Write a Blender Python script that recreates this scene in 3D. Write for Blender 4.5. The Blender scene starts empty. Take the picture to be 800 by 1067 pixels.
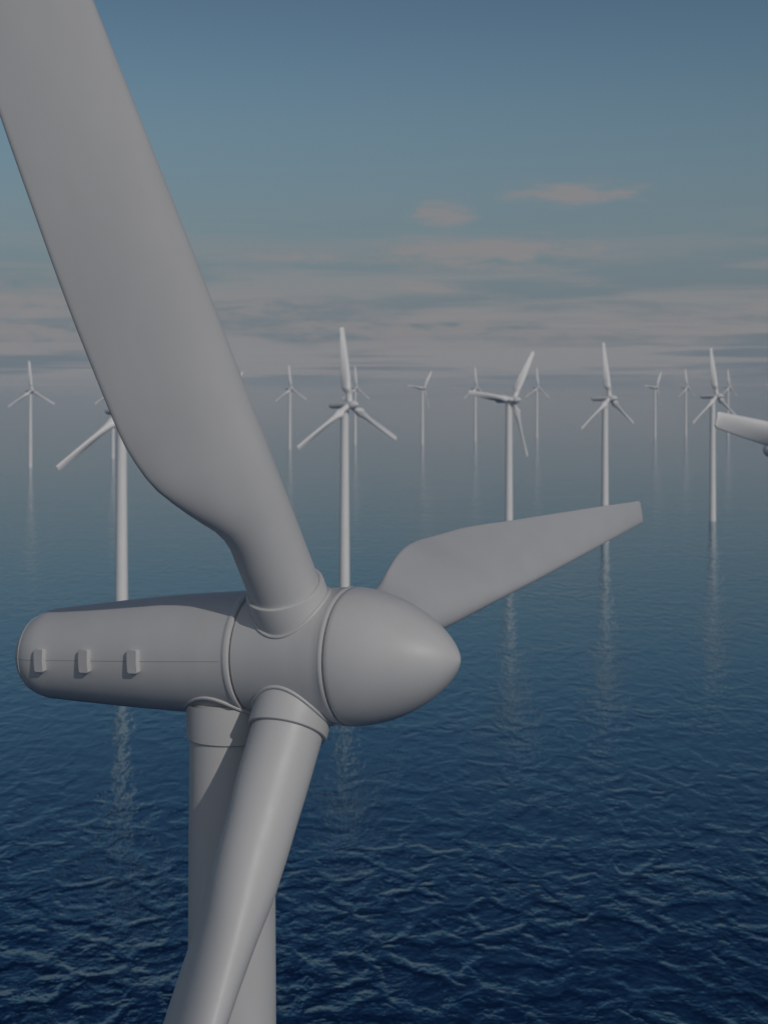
import bpy, bmesh, math, random
from mathutils import Vector, Matrix, Euler

random.seed(7)
S = bpy.context.scene
COL = S.collection
PI = math.pi
R = math.radians

# ------------------------------------------------------------------ constants
FPX = 1663.0                 # focal length in pixels of the 800 x 1067 frame
HORIZON = 398.0              # row of the horizon in that frame
CAM_Z = 155.0                # height of the camera above the water
SUN_AZ, SUN_EL = R(31), R(28)  # to the right of straight behind the camera
HUB_A = 5.3                  # tower axis to rotor plane
TILT = 0.036
CONE = 0.066


# ------------------------------------------------------------------ helpers
def link(name, bm, mat, parent=None, smooth=True, angle=40):
    me = bpy.data.meshes.new(name)
    bmesh.ops.recalc_face_normals(bm, faces=bm.faces)
    for f in bm.faces:
        f.smooth = smooth
    bm.to_mesh(me)
    bm.free()
    if smooth:
        try:
            me.set_sharp_from_angle(angle=R(angle))
        except Exception:
            pass
    me.materials.append(mat)
    o = bpy.data.objects.new(name, me)
    COL.objects.link(o)
    if parent is not None:
        o.parent = parent
    return o


def lathe(bm, prof, n=96, axis='X', yz=(1.0, 1.0), cap=True):
    """prof: list of (a, r). Surface of revolution about the axis."""
    rings = []
    for a, r in prof:
        ring = []
        for i in range(n):
            t = 2 * PI * i / n
            c, s = math.cos(t) * r * yz[0], math.sin(t) * r * yz[1]
            ring.append(bm.verts.new((a, c, s) if axis == 'X' else (c, s, a)))
        rings.append(ring)
    for r0, r1 in zip(rings, rings[1:]):
        for i in range(n):
            j = (i + 1) % n
            bm.faces.new((r0[i], r0[j], r1[j], r1[i]))
    if cap:
        bm.faces.new(rings[0])
        bm.faces.new(rings[-1])
    return rings


def tube_loop(bm, pts, r, k=8):
    """closed tube through pts"""
    n = len(pts)
    rings = []
    for i in range(n):
        p = pts[i]
        d = (pts[(i + 1) % n] - pts[i - 1]).normalized()
        up = p.normalized()
        a = d.cross(up).normalized()
        b = a.cross(d).normalized()
        rings.append([bm.verts.new(p + r * (math.cos(2 * PI * q / k) * a + math.sin(2 * PI * q / k) * b)) for q in range(k)])
    for i in range(n):
        r0, r1 = rings[i], rings[(i + 1) % n]
        for q in range(k):
            w = (q + 1) % k
            bm.faces.new((r0[q], r0[w], r1[w], r1[q]))


def interp(tab, t):
    """smooth (monotone cubic) interpolation of [(t, v), ...]"""
    if t <= tab[0][0]:
        return tab[0][1]
    if t >= tab[-1][0]:
        return tab[-1][1]
    n = len(tab)
    d = [(tab[i + 1][1] - tab[i][1]) / (tab[i + 1][0] - tab[i][0]) for i in range(n - 1)]
    m = [d[0]] + [0 if d[i - 1] * d[i] <= 0 else 2 * d[i - 1] * d[i] / (d[i - 1] + d[i]) for i in range(1, n - 1)] + [d[-1]]
    for i in range(n - 1):
        x0, x1 = tab[i][0], tab[i + 1][0]
        if t <= x1:
            h = x1 - x0
            s = (t - x0) / h
            return ((2 * s**3 - 3 * s**2 + 1) * tab[i][1] + (s**3 - 2 * s**2 + s) * h * m[i]
                    + (-2 * s**3 + 3 * s**2) * tab[i + 1][1] + (s**3 - s**2) * h * m[i + 1])


def empty(name, loc, rz, label, cat, group=None):
    o = bpy.data.objects.new(name, None)
    COL.objects.link(o)
    o.location = loc
    o.rotation_euler = (0, 0, rz)
    o.empty_display_size = 4
    o['label'] = label
    o['category'] = cat
    if group:
        o['group'] = group
    return o


# ------------------------------------------------------------------ materials
def nodes_of(m):
    m.use_nodes = True
    nt = m.node_tree
    nt.nodes.clear()
    return nt, nt.nodes.new, nt.links.new


def paint(name, base, rough, dirt=0.06, scale=0.5):
    m = bpy.data.materials.new(name)
    nt, N, L = nodes_of(m)
    out = N('ShaderNodeOutputMaterial')
    b = N('ShaderNodeBsdfPrincipled')
    b.inputs['Roughness'].default_value = rough
    tc = N('ShaderNodeTexCoord')
    n1 = N('ShaderNodeTexNoise'); n1.inputs['Scale'].default_value = scale; n1.inputs['Detail'].default_value = 6
    mp = N('ShaderNodeMapping'); mp.inputs['Scale'].default_value = (1, 1, 0.35)
    L(tc.outputs['Object'], mp.inputs['Vector']); L(mp.outputs[0], n1.inputs['Vector'])
    cr = N('ShaderNodeValToRGB')
    cr.color_ramp.elements[0].position = 0.3; cr.color_ramp.elements[1].position = 0.7
    cr.color_ramp.elements[0].color = tuple(c * (1 - dirt) for c in base) + (1,)
    cr.color_ramp.elements[1].color = tuple(base) + (1,)
    L(n1.outputs['Fac'], cr.inputs['Fac']); L(cr.outputs['Color'], b.inputs['Base Color'])
    n2 = N('ShaderNodeTexNoise'); n2.inputs['Scale'].default_value = 2.2; n2.inputs['Detail'].default_value = 5
    L(tc.outputs['Object'], n2.inputs['Vector'])
    mr = N('ShaderNodeMapRange'); mr.inputs['To Min'].default_value = rough - 0.06; mr.inputs['To Max'].default_value = rough + 0.08
    L(n2.outputs['Fac'], mr.inputs['Value']); L(mr.outputs[0], b.inputs['Roughness'])
    L(b.outputs[0], out.inputs['Surface'])
    return m


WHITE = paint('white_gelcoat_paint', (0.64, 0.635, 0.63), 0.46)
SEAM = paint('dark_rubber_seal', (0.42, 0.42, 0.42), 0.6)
FAR_WHITE = paint('brightened_far_paint', (0.90, 0.885, 0.87), 0.42, 0.05, 0.25)  # lighter than the near turbine's white: extra sun put into the far turbines' colour


AMP0, AMP1, AMP2, AMP3 = 0.12, 0.26, 0.11, 0.17
AMPN = 1.0


def water_material():
    m = bpy.data.materials.new('sea_water')
    nt, N, L = nodes_of(m)
    out = N('ShaderNodeOutputMaterial')
    b = N('ShaderNodeBsdfPrincipled')
    b.inputs['Base Color'].default_value = (0.003, 0.050, 0.140, 1)
    b.inputs['Roughness'].default_value = 0.02
    b.inputs['IOR'].default_value = 1.33
    b.inputs['Metallic'].default_value = 0.8
    b.inputs['Specular Tint'].default_value = (0.70, 0.93, 1.0, 1)
    geo = N('ShaderNodeNewGeometry')

    def mapped(rot, sc):
        mp = N('ShaderNodeMapping')
        mp.inputs['Rotation'].default_value = (0, 0, rot)
        mp.inputs['Scale'].default_value = sc
        L(geo.outputs['Position'], mp.inputs['Vector'])
        return mp

    def noise(mp, scale, detail, kind='FBM', dist=0.0, rough=0.5):
        n = N('ShaderNodeTexNoise')
        n.noise_type = kind
        n.inputs['Scale'].default_value = scale
        n.inputs['Detail'].default_value = detail
        n.inputs['Roughness'].default_value = rough
        n.inputs['Distortion'].default_value = dist
        L(mp.outputs[0], n.inputs['Vector'])
        return n

    def math_(op, a, bb):
        q = N('ShaderNodeMath'); q.operation = op
        for i, v in enumerate((a, bb)):
            if isinstance(v, (int, float)):
                q.inputs[i].default_value = v
            else:
                L(v, q.inputs[i])
        return q.outputs[0]

    def ridge(n, p=1.0):               # 1 - |2x - 1| : sharp crests, round troughs
        a = math_('SUBTRACT', n.outputs['Fac'], 0.5)
        a = math_('ABSOLUTE', a, 0)
        a = math_('MULTIPLY', a, 4.0)
        a = math_('SUBTRACT', 1.0, a)
        return math_('POWER', math_('MAXIMUM', a, 0.0), p)

    swell = noise(mapped(0.25, (1, 1.7, 1)), 0.016, 2)
    def net(mp, scale, warp, width):
        # choppy crests meeting in a loose net
        wn = N('ShaderNodeTexNoise'); wn.inputs['Scale'].default_value = scale * 1.3; wn.inputs['Detail'].default_value = 4
        L(mp.outputs[0], wn.inputs['Vector'])
        sub = N('ShaderNodeVectorMath'); sub.operation = 'SUBTRACT'; sub.inputs[1].default_value = (0.5, 0.5, 0.5)
        L(wn.outputs['Color'], sub.inputs[0])
        sc = N('ShaderNodeVectorMath'); sc.operation = 'SCALE'; sc.inputs['Scale'].default_value = warp / scale
        L(sub.outputs[0], sc.inputs[0])
        ad = N('ShaderNodeVectorMath'); ad.operation = 'ADD'
        L(mp.outputs[0], ad.inputs[0]); L(sc.outputs[0], ad.inputs[1])
        v = N('ShaderNodeTexVoronoi'); v.feature = 'DISTANCE_TO_EDGE'; v.inputs['Scale'].default_value = scale
        L(ad.outputs[0], v.inputs['Vector'])
        m2 = N('ShaderNodeMapRange'); m2.interpolation_type = 'SMOOTHERSTEP'
        m2.inputs['From Min'].default_value = 0.0; m2.inputs['From Max'].default_value = width
        m2.inputs['To Min'].default_value = 1.0; m2.inputs['To Max'].default_value = 0.0
        L(v.outputs['Distance'], m2.inputs['Value'])
        return m2.outputs[0]

    flat = mapped(0.0, (1, 0.62, 0))
    r0 = net(flat, 0.058, 1.3, 0.27)
    r1 = ridge(noise(mapped(-0.15, (1, 0.75, 1)), 0.045, 5, dist=0.5, rough=0.55), 2.2)
    r2 = ridge(noise(mapped(0.15, (1, 0.7, 1)), 0.11, 4, dist=0.5), 1.8)
    r3 = noise(mapped(0.1, (1, 0.7, 1)), 0.42, 3, rough=0.5)
    cross = noise(mapped(0.0, (1, 0.22, 1)), 0.30, 2)
    # gusts: patches of rougher and of calmer water
    gust = noise(mapped(0.8, (1, 2.2, 1)), 0.006, 3)
    gf = math_('ADD', 0.25, math_('MULTIPLY', gust.outputs['Fac'], 1.5))
    h = math_('MULTIPLY', r1, AMP1)
    h = math_('ADD', h, math_('MULTIPLY', math_('MULTIPLY', r0, gust.outputs['Fac']), AMPN))
    h = math_('ADD', h, math_('MULTIPLY', r2, AMP2))
    h = math_('ADD', h, math_('MULTIPLY', r3.outputs['Fac'], AMP3))
    # the sea is choppier round the near turbine and flattens out towards the open water
    sp = N('ShaderNodeSeparateXYZ'); L(geo.outputs['Position'], sp.inputs[0])
    mr = N('ShaderNodeMapRange'); mr.interpolation_type = 'SMOOTHSTEP'
    mr.inputs['From Min'].default_value = 300; mr.inputs['From Max'].default_value = 680
    mr.inputs['To Min'].default_value = 1.0; mr.inputs['To Max'].default_value = 0.18
    L(sp.outputs['Y'], mr.inputs['Value'])
    h = math_('MULTIPLY', h, gf)
    h = math_('MULTIPLY', h, mr.outputs[0])
    h = math_('ADD', h, math_('MULTIPLY', swell.outputs['Fac'], AMP0))
    h = math_('ADD', h, math_('MULTIPLY', cross.outputs['Fac'], 0.16))
    bp = N('ShaderNodeBump')
    bp.inputs['Strength'].default_value = 1.0
    bp.inputs['Distance'].default_value = 1.0
    L(h, bp.inputs['Height'])
    L(bp.outputs[0], b.inputs['Normal'])
    L(b.outputs[0], out.inputs['Surface'])
    return m


# ------------------------------------------------------------------ turbine parts
def blade_bm(L, nsec=72, npt=56, out=0.0):
    bm = bmesh.new()
    k = L / 85.0
    te = [(2.2, 2.05), (8.2, 2.05), (9.4, 2.25), (11.6, 3.5), (14.4, 4.75), (17.5, 5.15), (23, 5.1), (32, 4.75), (48, 3.75), (66, 2.85), (85, 2.0)]
    if out < 0:
        te = [(t, v if t < 9 else v * 1.04) for t, v in te]
    if out > 0:                        # a slower swelling root
        te = [(2.2, 2.05), (11, 2.05), (13, 2.35), (16, 3.25), (19.5, 4.1), (23, 4.6), (28, 4.9), (34, 4.85), (48, 3.9), (66, 2.7), (85, 1.6)]
    le = [(2.2, 2.05), (10, 2.02), (20, 2.0), (40, 1.75), (60, 1.35), (85, 0.9)]
    tk = [(2.2, 1.0), (7, 1.0), (10, 0.86), (13, 0.62), (17, 0.42), (22, 0.32), (40, 0.21), (85, 0.15)]
    bl = [(2.2, 0.0), (7, 0.0), (11, 0.4), (16, 1.0), (85, 1.0)]
    span = Vector((-CONE, 0, 1))
    rings = []
    ts = []
    for i in range(nsec):
        s = i / (nsec - 1)
        ts.append(2.2 + (L - 2.2) * (s ** 1.35))
    tipr = 1.0
    ts = [t for t in ts if t < L - 1.5] + [L - 1.5, L - 0.9, L - 0.5, L - 0.22, L - 0.06, L]
    for t in ts:
        # short blades keep the thick root of the long one; the rest scales
        q = t if k > 0.95 else (t if t < 7 else 7 + (t - 7) * (85 - 7) / (L - 7))
        kc = 1.0 if k > 0.95 else 1.0 - (1.0 - 0.80) * min(1, max(0, (q - 7) / 12))
        a, c = interp(le, q), interp(te, q) * kc
        th = interp(tk, q); mix = interp(bl, q)
        e = L - t
        if e < tipr * 1.5:             # rounded tip
            g = math.sqrt(max(0.0, 1 - (1 - e / 1.5) ** 2))
            a *= 0.88 + 0.12 * g; c *= 0.78 + 0.22 * g; th *= 0.25 + 0.75 * g
        p = R(interp([(2, 30), (10, 40), (16, 51), (22, 53), (30, 49), (50, 34), (85, 10)] if out == 0 else [(2, 30), (10, 34), (16, 40), (30, 38), (50, 34), (85, 12)] if out < 0 else [(2, 22), (14, 24), (20, 30), (30, 41), (50, 34), (85, 8)], q))
        cv = Vector((math.sin(p), math.cos(p), 0)); tv = Vector((math.cos(p), -math.sin(p), 0))
        if k < 0.95:
            a *= 1.12 + 0.35 * q / 85; c *= 1.02 + 0.35 * q / 85
        ch = a + c
        ring = []
        for j in range(npt):
            w = 2 * PI * j / npt
            x = (a - c) / 2 + ch / 2 * math.cos(w)
            sgn = 1 if math.sin(w) >= 0 else -1
            circ = 2.05 * math.sin(w)
            s = (1 - math.cos(w)) / 2
            na = 5 * th * ch * (0.2969 * math.sqrt(s) - 0.126 * s - 0.3516 * s**2 + 0.2843 * s**3 - 0.1015 * s**4)
            na += 0.10 * s * min(1, abs(math.sin(w)) * 4)
            na *= 1.0 if k > 0.95 else 2.1
            y = circ * (1 - mix) + sgn * na * mix * (1.0 if sgn > 0 else 0.8)
            ring.append(bm.verts.new(span * t + cv * x + tv * y))
        rings.append(ring)
    for r0, r1 in zip(rings, rings[1:]):
        for j in range(npt):
            w = (j + 1) % npt
            bm.faces.new((r0[j], r0[w], r1[w], r1[j]))
    bm.faces.new(rings[0]); bm.faces.new(rings[-1])
    return bm


def collar_bm(r=2.05, z0=2.6, z1=4.75):
    bm = bmesh.new()
    span = Vector((-CONE, 0, 1))
    rings = lathe(bm, [(z0, r + 0.24), (z1 - 0.10, r + 0.24), (z1 - 0.03, r + 0.215), (z1, r + 0.16), (z1, r + 0.05), (z1 - 0.12, r - 0.1)], 80, 'Z', cap=False)
    for v in bm.verts:
        v.co.x += -CONE * v.co.z
    return bm


def bead_bm(hub_r, r=2.05 + 0.30):
    """rubber bead where the collar enters the hub: a saddle-shaped loop"""
    bm = bmesh.new()
    pts = []
    for i in range(80):
        t = 2 * PI * i / 80
        x, y = r * math.cos(t), r * math.sin(t)
        rr = hub_r(x)
        z = math.sqrt(max(0.1, rr * rr - y * y))
        pts.append(Vector((x - CONE * z, y, z)))
    tube_loop(bm, pts, 0.11)
    return bm


def hub_radius(a):
    return interp([(-3.1, 3.62), (-1.5, 3.70), (0.5, 3.82), (2.6, 3.95)], a)


def nacelle_profile():
    pr = []
    # rounded tail
    tail, rt = -20.6, 2.86
    for i in range(14):
        w = (PI / 2) * i / 13
        pr.append((tail + 3.0 * (1 - math.cos(w) ** 0.85) if False else tail + 3.0 * (1 - math.cos(w)), rt * math.sin(w) ** 0.82 if i else 0.02))
    for a, r in [(-16.8, 2.93), (-15, 3.07), (-13, 3.23), (-11, 3.37), (-9, 3.49), (-7, 3.57), (-5, 3.62), (-3.95, 3.64)]:
        pr.append((a, r))
    pr += [(-3.80, 3.65), (-3.76, 3.68), (-3.70, 3.70), (-3.55, 3.70), (-3.46, 3.67), (-3.42, 3.60), (-3.42, 3.3)]
    return pr


def nacelle_r(a):
    return interp([(p[0], p[1]) for p in nacelle_profile() if p[0] < -3.9], a)


def droop(bm):
    for v in bm.verts:
        if v.co.x < -3.4:
            v.co.z += 0.042 * (v.co.x + 3.4)


def make_turbine(name, hub_h, blade_len, loc, yaw, phase, label, cat, group, fine):
    """local +X is the rotor axis, pointing upwind"""
    root = empty(name, loc, yaw, label, cat, group)
    seg = 128 if fine else 32
    base = Vector((0, 0, hub_h))
    tl = Euler((0, -TILT, 0)).to_matrix().to_4x4()
    # the frame of the nacelle: origin in the rotor plane
    HF = Matrix.Translation(base) @ tl @ Matrix.Translation((HUB_A, 0, 0))

    bm = bmesh.new()
    top = hub_h - 2.9
    tw = 1.0 if fine else 1.13
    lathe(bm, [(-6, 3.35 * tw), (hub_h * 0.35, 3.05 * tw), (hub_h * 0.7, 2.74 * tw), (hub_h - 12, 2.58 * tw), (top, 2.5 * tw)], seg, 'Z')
    tower = link('tower', bm, WHITE if fine else FAR_WHITE, root)
    if fine:
        bm = bmesh.new()
        zc = hub_h - 5.15
        lathe(bm, [(zc, 2.52), (zc, 2.62), (zc + 0.06, 2.68), (hub_h - 3.9, 2.72), (hub_h - 3.0, 2.74)], 128, 'Z', cap=False)
        link('tower_collar', bm, WHITE, tower)
        bm = bmesh.new()
        pts = []
        for i in range(96):
            t = 2 * PI * i / 96
            x, y = 2.82 * math.cos(t), 2.82 * math.sin(t)
            rr = nacelle_r(min(-4.0, x - HUB_A)) + 0.0
            pts.append(Vector((x, y, hub_h + math.sin(TILT) * x - math.sqrt(rr * rr - y * y) - 0.05)))
        tube_loop(bm, pts, 0.13)
        link('tower_flange', bm, WHITE, tower)

    bm = bmesh.new()
    lathe(bm, nacelle_profile(), seg, 'X')
    droop(bm)
    if not fine:                       # the farther machines have slimmer housings
        for v in bm.verts:
            v.co = Vector((v.co.x, v.co.y * 0.72, v.co.z * 0.72 + 0.3))
    nac = link('nacelle', bm, WHITE if fine else FAR_WHITE, root, angle=35)
    nac.matrix_local = HF
    if fine:
        # shroud seam along the near side and three vent covers on it
        bm = bmesh.new()
        for side in (-1,):
            prev = None
            aa = [-20.0 + 16.0 * i / 60 for i in range(61)]
            for a in aa:
                r = nacelle_r(a) + 0.004
                q = [bm.verts.new((a, side * (r + 0.004), 0.022)), bm.verts.new((a, side * (r + 0.004), -0.022)), bm.verts.new((a, side * (r - .05), -0.022)), bm.verts.new((a, side * (r - .05), 0.022))]
                if prev:
                    for i in range(4):
                        bm.faces.new((prev[i], prev[(i + 1) % 4], q[(i + 1) % 4], q[i]))
                prev = q
        droop(bm)
        link('seam', bm, SEAM, nac)
        bm = bmesh.new()
        pts = []
        for i in range(96):
            t = 2 * PI * i / 96
            r = nacelle_r(-19.35)
            pts.append(Vector((-19.35, math.cos(t) * r, math.sin(t) * r)))
        tube_loop(bm, pts, 0.028, 6)
        droop(bm)
        link('end_cap_seam', bm, WHITE, nac)
        for a0 in (-17.2, -13.65, -9.95):
            bm = bmesh.new()
            h, w, pr = 0.66, 0.37, 0.32
            grid = []
            n = 10
            for ring_off, f in ((-0.25, 1.0), (pr - 0.06, 1.0), (pr - 0.02, 0.97), (pr, 0.92)):
                row = []
                for (u, vv) in [(-w, -h + .08), (-w + .08, -h), (w - .08, -h), (w, -h + .08), (w, -h * .5), (w, 0), (w, h * .5), (w, h - .08), (w - .08, h), (-w + .08, h), (-w, h - .08), (-w, h * .5), (-w, 0), (-w, -h * .5)]:
                    a = a0 + u * f
                    r = nacelle_r(a0 + u)
                    ang = math.asin(vv * f / r)
                    rr = r + ring_off
                    row.append(bm.verts.new((a, -rr * math.cos(ang), rr * math.sin(ang))))
                grid.append(row)
            for r0, r1 in zip(grid, grid[1:]):
                m = len(r0)
                for i in range(m):
                    bm.faces.new((r0[i], r0[(i + 1) % m], r1[(i + 1) % m], r1[i]))
            # curved front: strips between the left and right sides
            row = grid[-1]
            bm.faces.new(row)
            bm.faces.new(grid[0])
            droop(bm)
            link('vent_cover', bm, WHITE, nac, angle=30)

    bm = bmesh.new()
    pr = [(-4.6, 3.0), (-3.30, 3.40), (-3.30, 3.56), (-3.24, 3.62)]
    pr += [(a, hub_radius(a)) for a in (-3.0, -2, -1, 0, 1, 2)]
    pr += [(2.50, 3.93), (2.54, 3.955), (2.60, 3.98), (2.71, 3.98), (2.78, 3.95), (2.79, 3.84), (2.79, 3.4)]
    lathe(bm, pr, seg, 'X')
    if not fine:
        for v in bm.verts:
            v.co = Vector((v.co.x, v.co.y * 0.76, v.co.z * 0.76))
    hub = link('hub', bm, WHITE if fine else FAR_WHITE, root, angle=35)
    hub.matrix_local = HF
    bm = bmesh.new()
    pr = [(2.6, 3.3), (2.86, 3.72), (2.88, 3.90), (2.94, 3.965)]
    for i in range(1, 40):
        s = i / 39
        x = 2.94 + 6.55 * math.sin(s * PI / 2)
        xx = math.sin(s * PI / 2)
        r = 3.97 * (max(0.0, 1 - xx ** 1.72)) ** 0.66
        pr.append((x, max(r, 0.01)))
    lathe(bm, pr, seg, 'X')
    if not fine:
        for v in bm.verts:
            v.co = Vector((v.co.x * 0.85 + 0.4, v.co.y * 0.76, v.co.z * 0.76))
    cone = link('nose_cone', bm, WHITE if fine else FAR_WHITE, root, angle=50)
    cone.matrix_local = HF

    bl = blade_bm(blade_len, 72 if fine else 40, 64 if fine else 28, 3.2 if fine else 0.0)
    first = link('blade', bl, WHITE if fine else FAR_WHITE, root, angle=60)
    blades = [first]
    for i in (1, 2):
        if fine:
            c = link('blade', blade_bm(blade_len, 72, 64, 0.0 if i == 1 else -1e-6), WHITE, root, angle=60)
        else:
            c = first.copy(); COL.objects.link(c); c.parent = root
        blades.append(c)
    if fine:
        cm = None
        for b in blades:
            if cm is None:
                cm = link('root_collar', collar_bm(), WHITE, b, angle=35)
                sm = link('root_seal', bead_bm(hub_radius), WHITE, b, angle=60)
            else:
                for src in (cm, sm):
                    d = src.copy(); COL.objects.link(d); d.parent = b
    set_phase(root, HF, phase, (0, R(2.2), R(2.4)) if fine else (0, 0, 0))
    root['hub_frame'] = [v for row in HF for v in row]
    return root


def set_phase(root, HF, phase, extra=(0, 0, 0)):
    bs = [c for c in root.children if c.name.split('.')[0] == 'blade']
    for i, b in enumerate(bs):
        b.matrix_local = HF @ Matrix.Rotation(-(phase + i * 2 * PI / 3 + extra[i]), 4, 'X')


def copy_tree(o, parent=None):
    c = o.copy()
    COL.objects.link(c)
    if parent is not None:
        c.parent = parent
    for ch in list(o.children):
        copy_tree(ch, c)
    return c


# ------------------------------------------------------------------ the near turbine
HUB = Vector((-4.308, 93.2, CAM_Z - 15.894))   # centre of the rotor plane
YAW = -0.447
nvec = Vector((math.cos(YAW) * math.cos(TILT), math.sin(YAW) * math.cos(TILT), math.sin(TILT)))
b0 = HUB - nvec * HUB_A
make_turbine('wind_turbine', b0.z, 87.0, (b0.x, b0.y, 0), YAW, 1.552,
             'huge white close-up turbine with round nose cone and three vent covers on its nacelle',
             'wind turbine', 'offshore wind turbines', True)

# ------------------------------------------------------------------ the turbines behind it
FAR_H = CAM_Z - 16.0
far = None
FY = R(-46)
up, side = R(-2), R(39)
# x pixel of the tower, distance, phase, yaw offset, label
spots = [
    (127, 900, R(-5), 0.0, 'white turbine half hidden behind the big blade, its tower standing behind the near nacelle'),
    (359, 1110, up, 0.0, 'tallest looking white turbine of the background, rising directly behind the near hub'),
    (530, 1400, R(38), 0.0, 'white turbine with one blade leaning right, its base behind the near right-hand blade'),
    (630, 1543, R(-2), 0.10, 'white turbine rising behind the tip half of the near right-hand blade'),
    (742, 1777, R(-3), 0.05, 'white turbine just left of the blade that pokes in at the right edge'),
    (32, 2896, up, -0.05, 'small white turbine alone at the far left of the horizon'),
    (118, 3222, up, 0.0, 'small distant turbine mostly hidden behind the big upright blade'),
    (302, 3682, R(-2), -0.02, 'small distant turbine between the big upright blade and the tallest background turbine'),
    (370, 3965, R(1), 0.0, 'small distant turbine partly behind the tallest background turbine'),
    (440, 3965, R(38), 0.0, 'small distant turbine with a tilted rotor standing apart left of the crowded pair'),
    (495, 4157, R(0), -0.02, 'small distant turbine whose right blade meets the bigger leaning rotor'),
    (559, 4444, R(1), -0.08, 'small distant turbine just right of the bigger turbine with the leaning rotor'),
    (682, 4444, R(36), 0.05, 'small distant turbine with a tilted rotor right of the turbine above the blade tip'),
    (714, 4600, R(-1), 0.1, 'small distant turbine with an upright blade, left beside the larger right-hand turbine'),
    (758, 4690, R(0), 0.0, 'small distant turbine rising behind the blade that enters from the right edge'),
    (243, 4150, R(38), 0.0, 'distant turbine behind the big upright blade, one blade tip showing past its right edge'),
    (808, 4720, R(38), 0.0, 'distant turbine cut off by the right edge, only a blade tip in view'),
]
pos = []
for px, D, ph, dy, lab in spots:
    X = (px - 400) / FPX * D
    pos.append((X, D, ph, FY + dy, lab))
# the one whose blade and nacelle poke in from the right
pos.append((105.0, 383.3, -1.4155, -0.714, 'nearer turbine outside the right edge, showing one long blade and its dark nacelle end'))
for i, (X, Y, ph, yaw, lab) in enumerate(pos):
    if far is None:
        far = make_turbine('wind_turbine', FAR_H, 54.0, (X, Y, 0), yaw, ph, lab, 'wind turbine', 'offshore wind turbines', False)
        o = far
    else:
        o = copy_tree(far)
        o.location = (X, Y, 0)
        o.rotation_euler = (0, 0, yaw)
        o['label'] = lab
    HFm = Matrix([list(far['hub_frame'])[k * 4:k * 4 + 4] for k in range(4)])
    set_phase(o, HFm, ph)
for o in list(COL.objects):
    if 'hub_frame' in o:
        del o['hub_frame']

# ------------------------------------------------------------------ sea, haze
bm = bmesh.new()
HS = 60000.0
vs = [bm.verts.new(p) for p in ((-HS, -HS, 0), (HS, -HS, 0), (HS, HS, 0), (-HS, HS, 0))]
bm.faces.new(vs)
sea = link('sea', bm, water_material(), smooth=False)
sea['kind'] = 'structure'
sea['label'] = 'deep blue rippled sea under the turbines'

bm = bmesh.new()
bmesh.ops.create_cube(bm, size=1.0)
HB = HS + 1000
for v in bm.verts:
    v.co = Vector((v.co.x * 2 * HB, v.co.y * 2 * HB, 240.0 if v.co.z > 0 else -8.0))
hm = bpy.data.materials.new('sea_air')
nt, N, L = nodes_of(hm)
out = N('ShaderNodeOutputMaterial')
pv = N('ShaderNodeVolumePrincipled')
pv.inputs['Color'].default_value = (0.84, 0.92, 1.0, 1)
pv.inputs['Density'].default_value = 0.000018
pv.inputs['Anisotropy'].default_value = -0.25
L(pv.outputs[0], out.inputs['Volume'])
haze = link('haze', bm, hm, smooth=False)
haze['kind'] = 'stuff'
haze['label'] = 'pale sea haze fading the far turbines'

# ------------------------------------------------------------------ sky
w = bpy.data.worlds.new('World')
S.world = w
w.use_nodes = True
nt = w.node_tree
nt.nodes.clear()
N, L = nt.nodes.new, nt.links.new
out = N('ShaderNodeOutputWorld')
bg = N('ShaderNodeBackground')
bg.inputs['Strength'].default_value = 0.15
sky = N('ShaderNodeTexSky')
sky.sky_type = 'NISHITA'
sky.sun_disc = False
sky.sun_elevation = SUN_EL
sun_dir = Vector((math.sin(SUN_AZ) * math.cos(SUN_EL), -math.cos(SUN_AZ) * math.cos(SUN_EL), math.sin(SUN_EL)))
sky.sun_rotation = math.atan2(sun_dir.x, sun_dir.y)
sky.altitude = 150
sky.air_density = 1.0
sky.dust_density = 1.0
sky.ozone_density = 3.0
tc = N('ShaderNodeTexCoord')
sx = N('ShaderNodeSeparateXYZ')
L(tc.outputs['Generated'], sx.inputs[0])


def M(op, a, b=0.0, c=None):
    q = N('ShaderNodeMath'); q.operation = op
    for i, v in enumerate((a, b) if c is None else (a, b, c)):
        if isinstance(v, (int, float)):
            q.inputs[i].default_value = v
        else:
            L(v, q.inputs[i])
    return q.outputs[0]


az = M('ARCTAN2', sx.outputs['X'], sx.outputs['Y'])
el = M('ARCSINE', sx.outputs['Z'])


def cloud_noise(ka, ke, off, detail, rough=0.55, dist=0.3):
    cb = N('ShaderNodeCombineXYZ')
    L(M('MULTIPLY', az, ka), cb.inputs[0]); L(M('MULTIPLY', el, ke), cb.inputs[1]); cb.inputs[2].default_value = off
    n = N('ShaderNodeTexNoise')
    n.inputs['Scale'].default_value = 1.0; n.inputs['Detail'].default_value = detail
    n.inputs['Roughness'].default_value = rough; n.inputs['Distortion'].default_value = dist
    L(cb.outputs[0], n.inputs['Vector'])
    return n.outputs['Fac']


def smooth(v, lo, hi):
    mr = N('ShaderNodeMapRange'); mr.interpolation_type = 'SMOOTHSTEP'
    mr.inputs['From Min'].default_value = lo; mr.inputs['From Max'].default_value = hi
    L(v, mr.inputs['Value'])
    return mr.outputs[0]


fine = cloud_noise(34, 150, 1.7, 8, 0.62)
broad = cloud_noise(7, 75, 4.2, 6)
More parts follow.
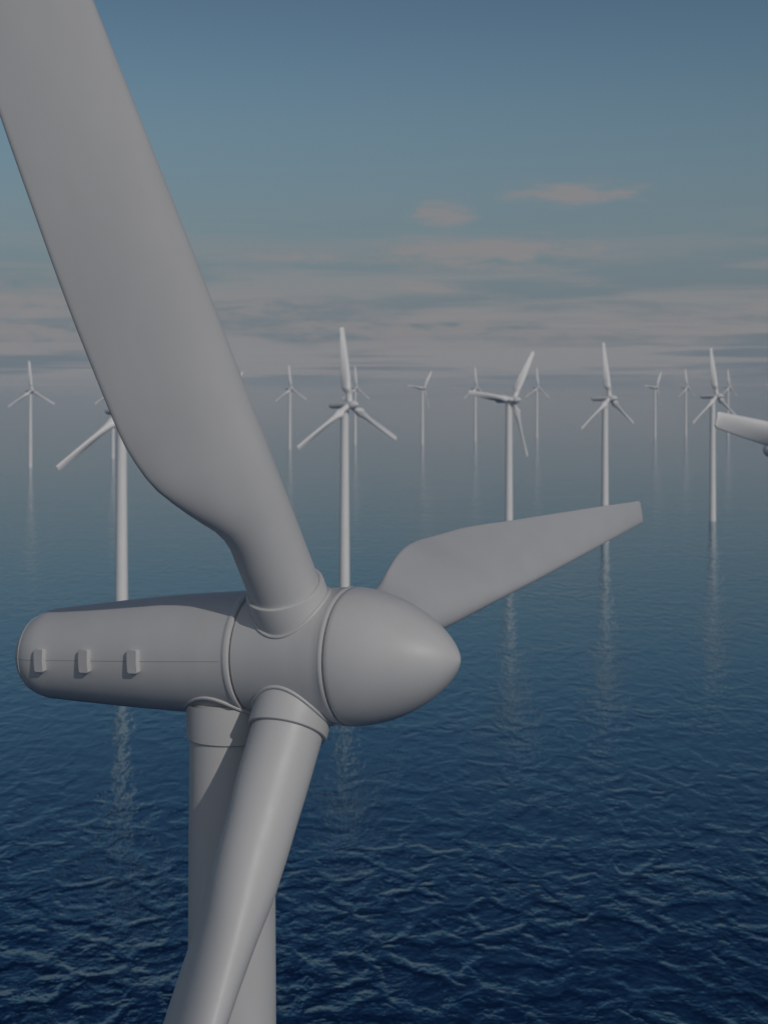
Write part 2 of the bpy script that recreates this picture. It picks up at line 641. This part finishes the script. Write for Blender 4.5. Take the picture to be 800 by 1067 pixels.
# banks of cloud: azimuth, elevation, half widths, strength (radians)
BANKS = []
for px, py, wx, wy, st in [(600, 205, 62, 14, 1.0), (458, 224, 34, 16, .8), (505, 264, 110, 20, .95), (300, 268, 70, 10, .7),
                           (250, 320, 110, 16, .9), (40, 318, 80, 32, .8), (450, 300, 60, 12, .6), (700, 338, 110, 20, .85),
                           (790, 318, 40, 14, .7), (440, 342, 220, 20, .9), (30, 345, 120, 22, .8)]:
    BANKS.append(((px - 400) / FPX, (HORIZON - py) / FPX, wx / FPX, wy / FPX, st))
acc = None
for a0, e0, wa, we, st in BANKS:
    da = M('DIVIDE', M('SUBTRACT', az, a0), wa * 1.15)
    de = M('DIVIDE', M('SUBTRACT', el, e0), we)
    d2 = M('ADD', M('MULTIPLY', da, da), M('MULTIPLY', de, de))
    g = M('MULTIPLY', M('POWER', 2.718, M('MULTIPLY', d2, -0.9)), st)
    acc = g if acc is None else M('MAXIMUM', acc, g)
bank = smooth(M('MULTIPLY', acc, M('ADD', 0.72, M('MULTIPLY', M('SUBTRACT', fine, 0.5), 3.2))), 0.12, 0.78)
# thin streaky cover low over the horizon, everywhere round
low = M('MULTIPLY', smooth(broad, 0.40, 0.62), M('SUBTRACT', 1.0, smooth(el, 0.03, 0.12)))
thin = cloud_noise(4, 170, 9.3, 4)
stripes = M('MULTIPLY', smooth(thin, 0.47, 0.60), M('SUBTRACT', 1.0, smooth(el, 0.012, 0.05)))
veil = M('SUBTRACT', 1.0, smooth(el, 0.0, 0.21))
mx0 = N('ShaderNodeMix'); mx0.data_type = 'RGBA'
mx0.inputs[7].default_value = (3.05, 3.80, 4.75, 1)
tone = N('ShaderNodeMix'); tone.data_type = 'RGBA'; tone.blend_type = 'MULTIPLY'
tone.inputs[0].default_value = 1.0; tone.inputs[7].default_value = (0.99, 1.04, 0.95, 1)
L(sky.outputs[0], tone.inputs[6])
L(M('MULTIPLY', veil, 0.9), mx0.inputs[0]); L(tone.outputs[2], mx0.inputs[6])
mx1 = N('ShaderNodeMix'); mx1.data_type = 'RGBA'
mx1.inputs[7].default_value = (5.7, 5.6, 5.75, 1)
L(M('MINIMUM', M('ADD', M('MULTIPLY', low, 0.8), M('MULTIPLY', stripes, 0.7)), 0.85), mx1.inputs[0]); L(mx0.outputs[2], mx1.inputs[6])
mx2 = N('ShaderNodeMix'); mx2.data_type = 'RGBA'
mx2.inputs[7].default_value = (5.35, 5.2, 5.35, 1)
L(M('MULTIPLY', bank, 0.88), mx2.inputs[0]); L(mx1.outputs[2], mx2.inputs[6])
deep = N('ShaderNodeMix'); deep.data_type = 'RGBA'; deep.blend_type = 'MULTIPLY'
deep.inputs[7].default_value = (0.28, 0.42, 0.62, 1)
L(smooth(el, 0.14, 0.50), deep.inputs[0]); L(mx2.outputs[2], deep.inputs[6])
# unseen bright cloud behind the camera, added as soft fill on the camera-facing sides
rear_fill = M('MULTIPLY', smooth(M('ABSOLUTE', az), 1.15, 2.0), M('SUBTRACT', 1.0, smooth(el, 0.55, 1.25)))
rear_fill = M('MULTIPLY', rear_fill, M('ADD', 0.55, M('MULTIPLY', broad, 0.6)))
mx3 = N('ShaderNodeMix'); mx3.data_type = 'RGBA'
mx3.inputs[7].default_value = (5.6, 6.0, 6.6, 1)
L(rear_fill, mx3.inputs[0]); L(deep.outputs[2], mx3.inputs[6])
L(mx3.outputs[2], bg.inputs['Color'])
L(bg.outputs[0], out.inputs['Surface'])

# ------------------------------------------------------------------ sun
ld = bpy.data.lights.new('sun', 'SUN')
ld.energy = 3.7
ld.angle = R(0.53)
ld.color = (1.0, 0.935, 0.865)
lo = bpy.data.objects.new('sun', ld)
COL.objects.link(lo)
lo.rotation_euler = sun_dir.to_track_quat('Z', 'Y').to_euler()
lo.location = (200, -200, 300)

# ------------------------------------------------------------------ camera
cd = bpy.data.cameras.new('camera')
cam = bpy.data.objects.new('camera', cd)
COL.objects.link(cam)
cam.location = (0, 0, CAM_Z)
cam.rotation_euler = (PI / 2, 0, 0)
cd.sensor_fit = 'VERTICAL'
cd.sensor_height = 24.0
cd.lens = FPX / 1067.0 * 24.0
cd.shift_y = -(533.5 - HORIZON) / 1067.0
cd.clip_start = 1.0
cd.clip_end = 200000.0
cd.dof.use_dof = True
cd.dof.focus_distance = 92.0
cd.dof.aperture_fstop = cd.lens / 1000.0 / 0.15
S.camera = cam

# ------------------------------------------------------------------ render settings
S.render.engine = 'CYCLES'
S.cycles.use_denoising = True
try:
    S.cycles.denoiser = 'OPENIMAGEDENOISE'
except Exception:
    pass
S.cycles.max_bounces = 6
S.cycles.volume_bounces = 0
S.view_settings.view_transform = 'Standard'
S.view_settings.look = 'None'
S.view_settings.exposure = -1.72
S.view_settings.gamma = 1.0
S.view_settings.use_curve_mapping = False
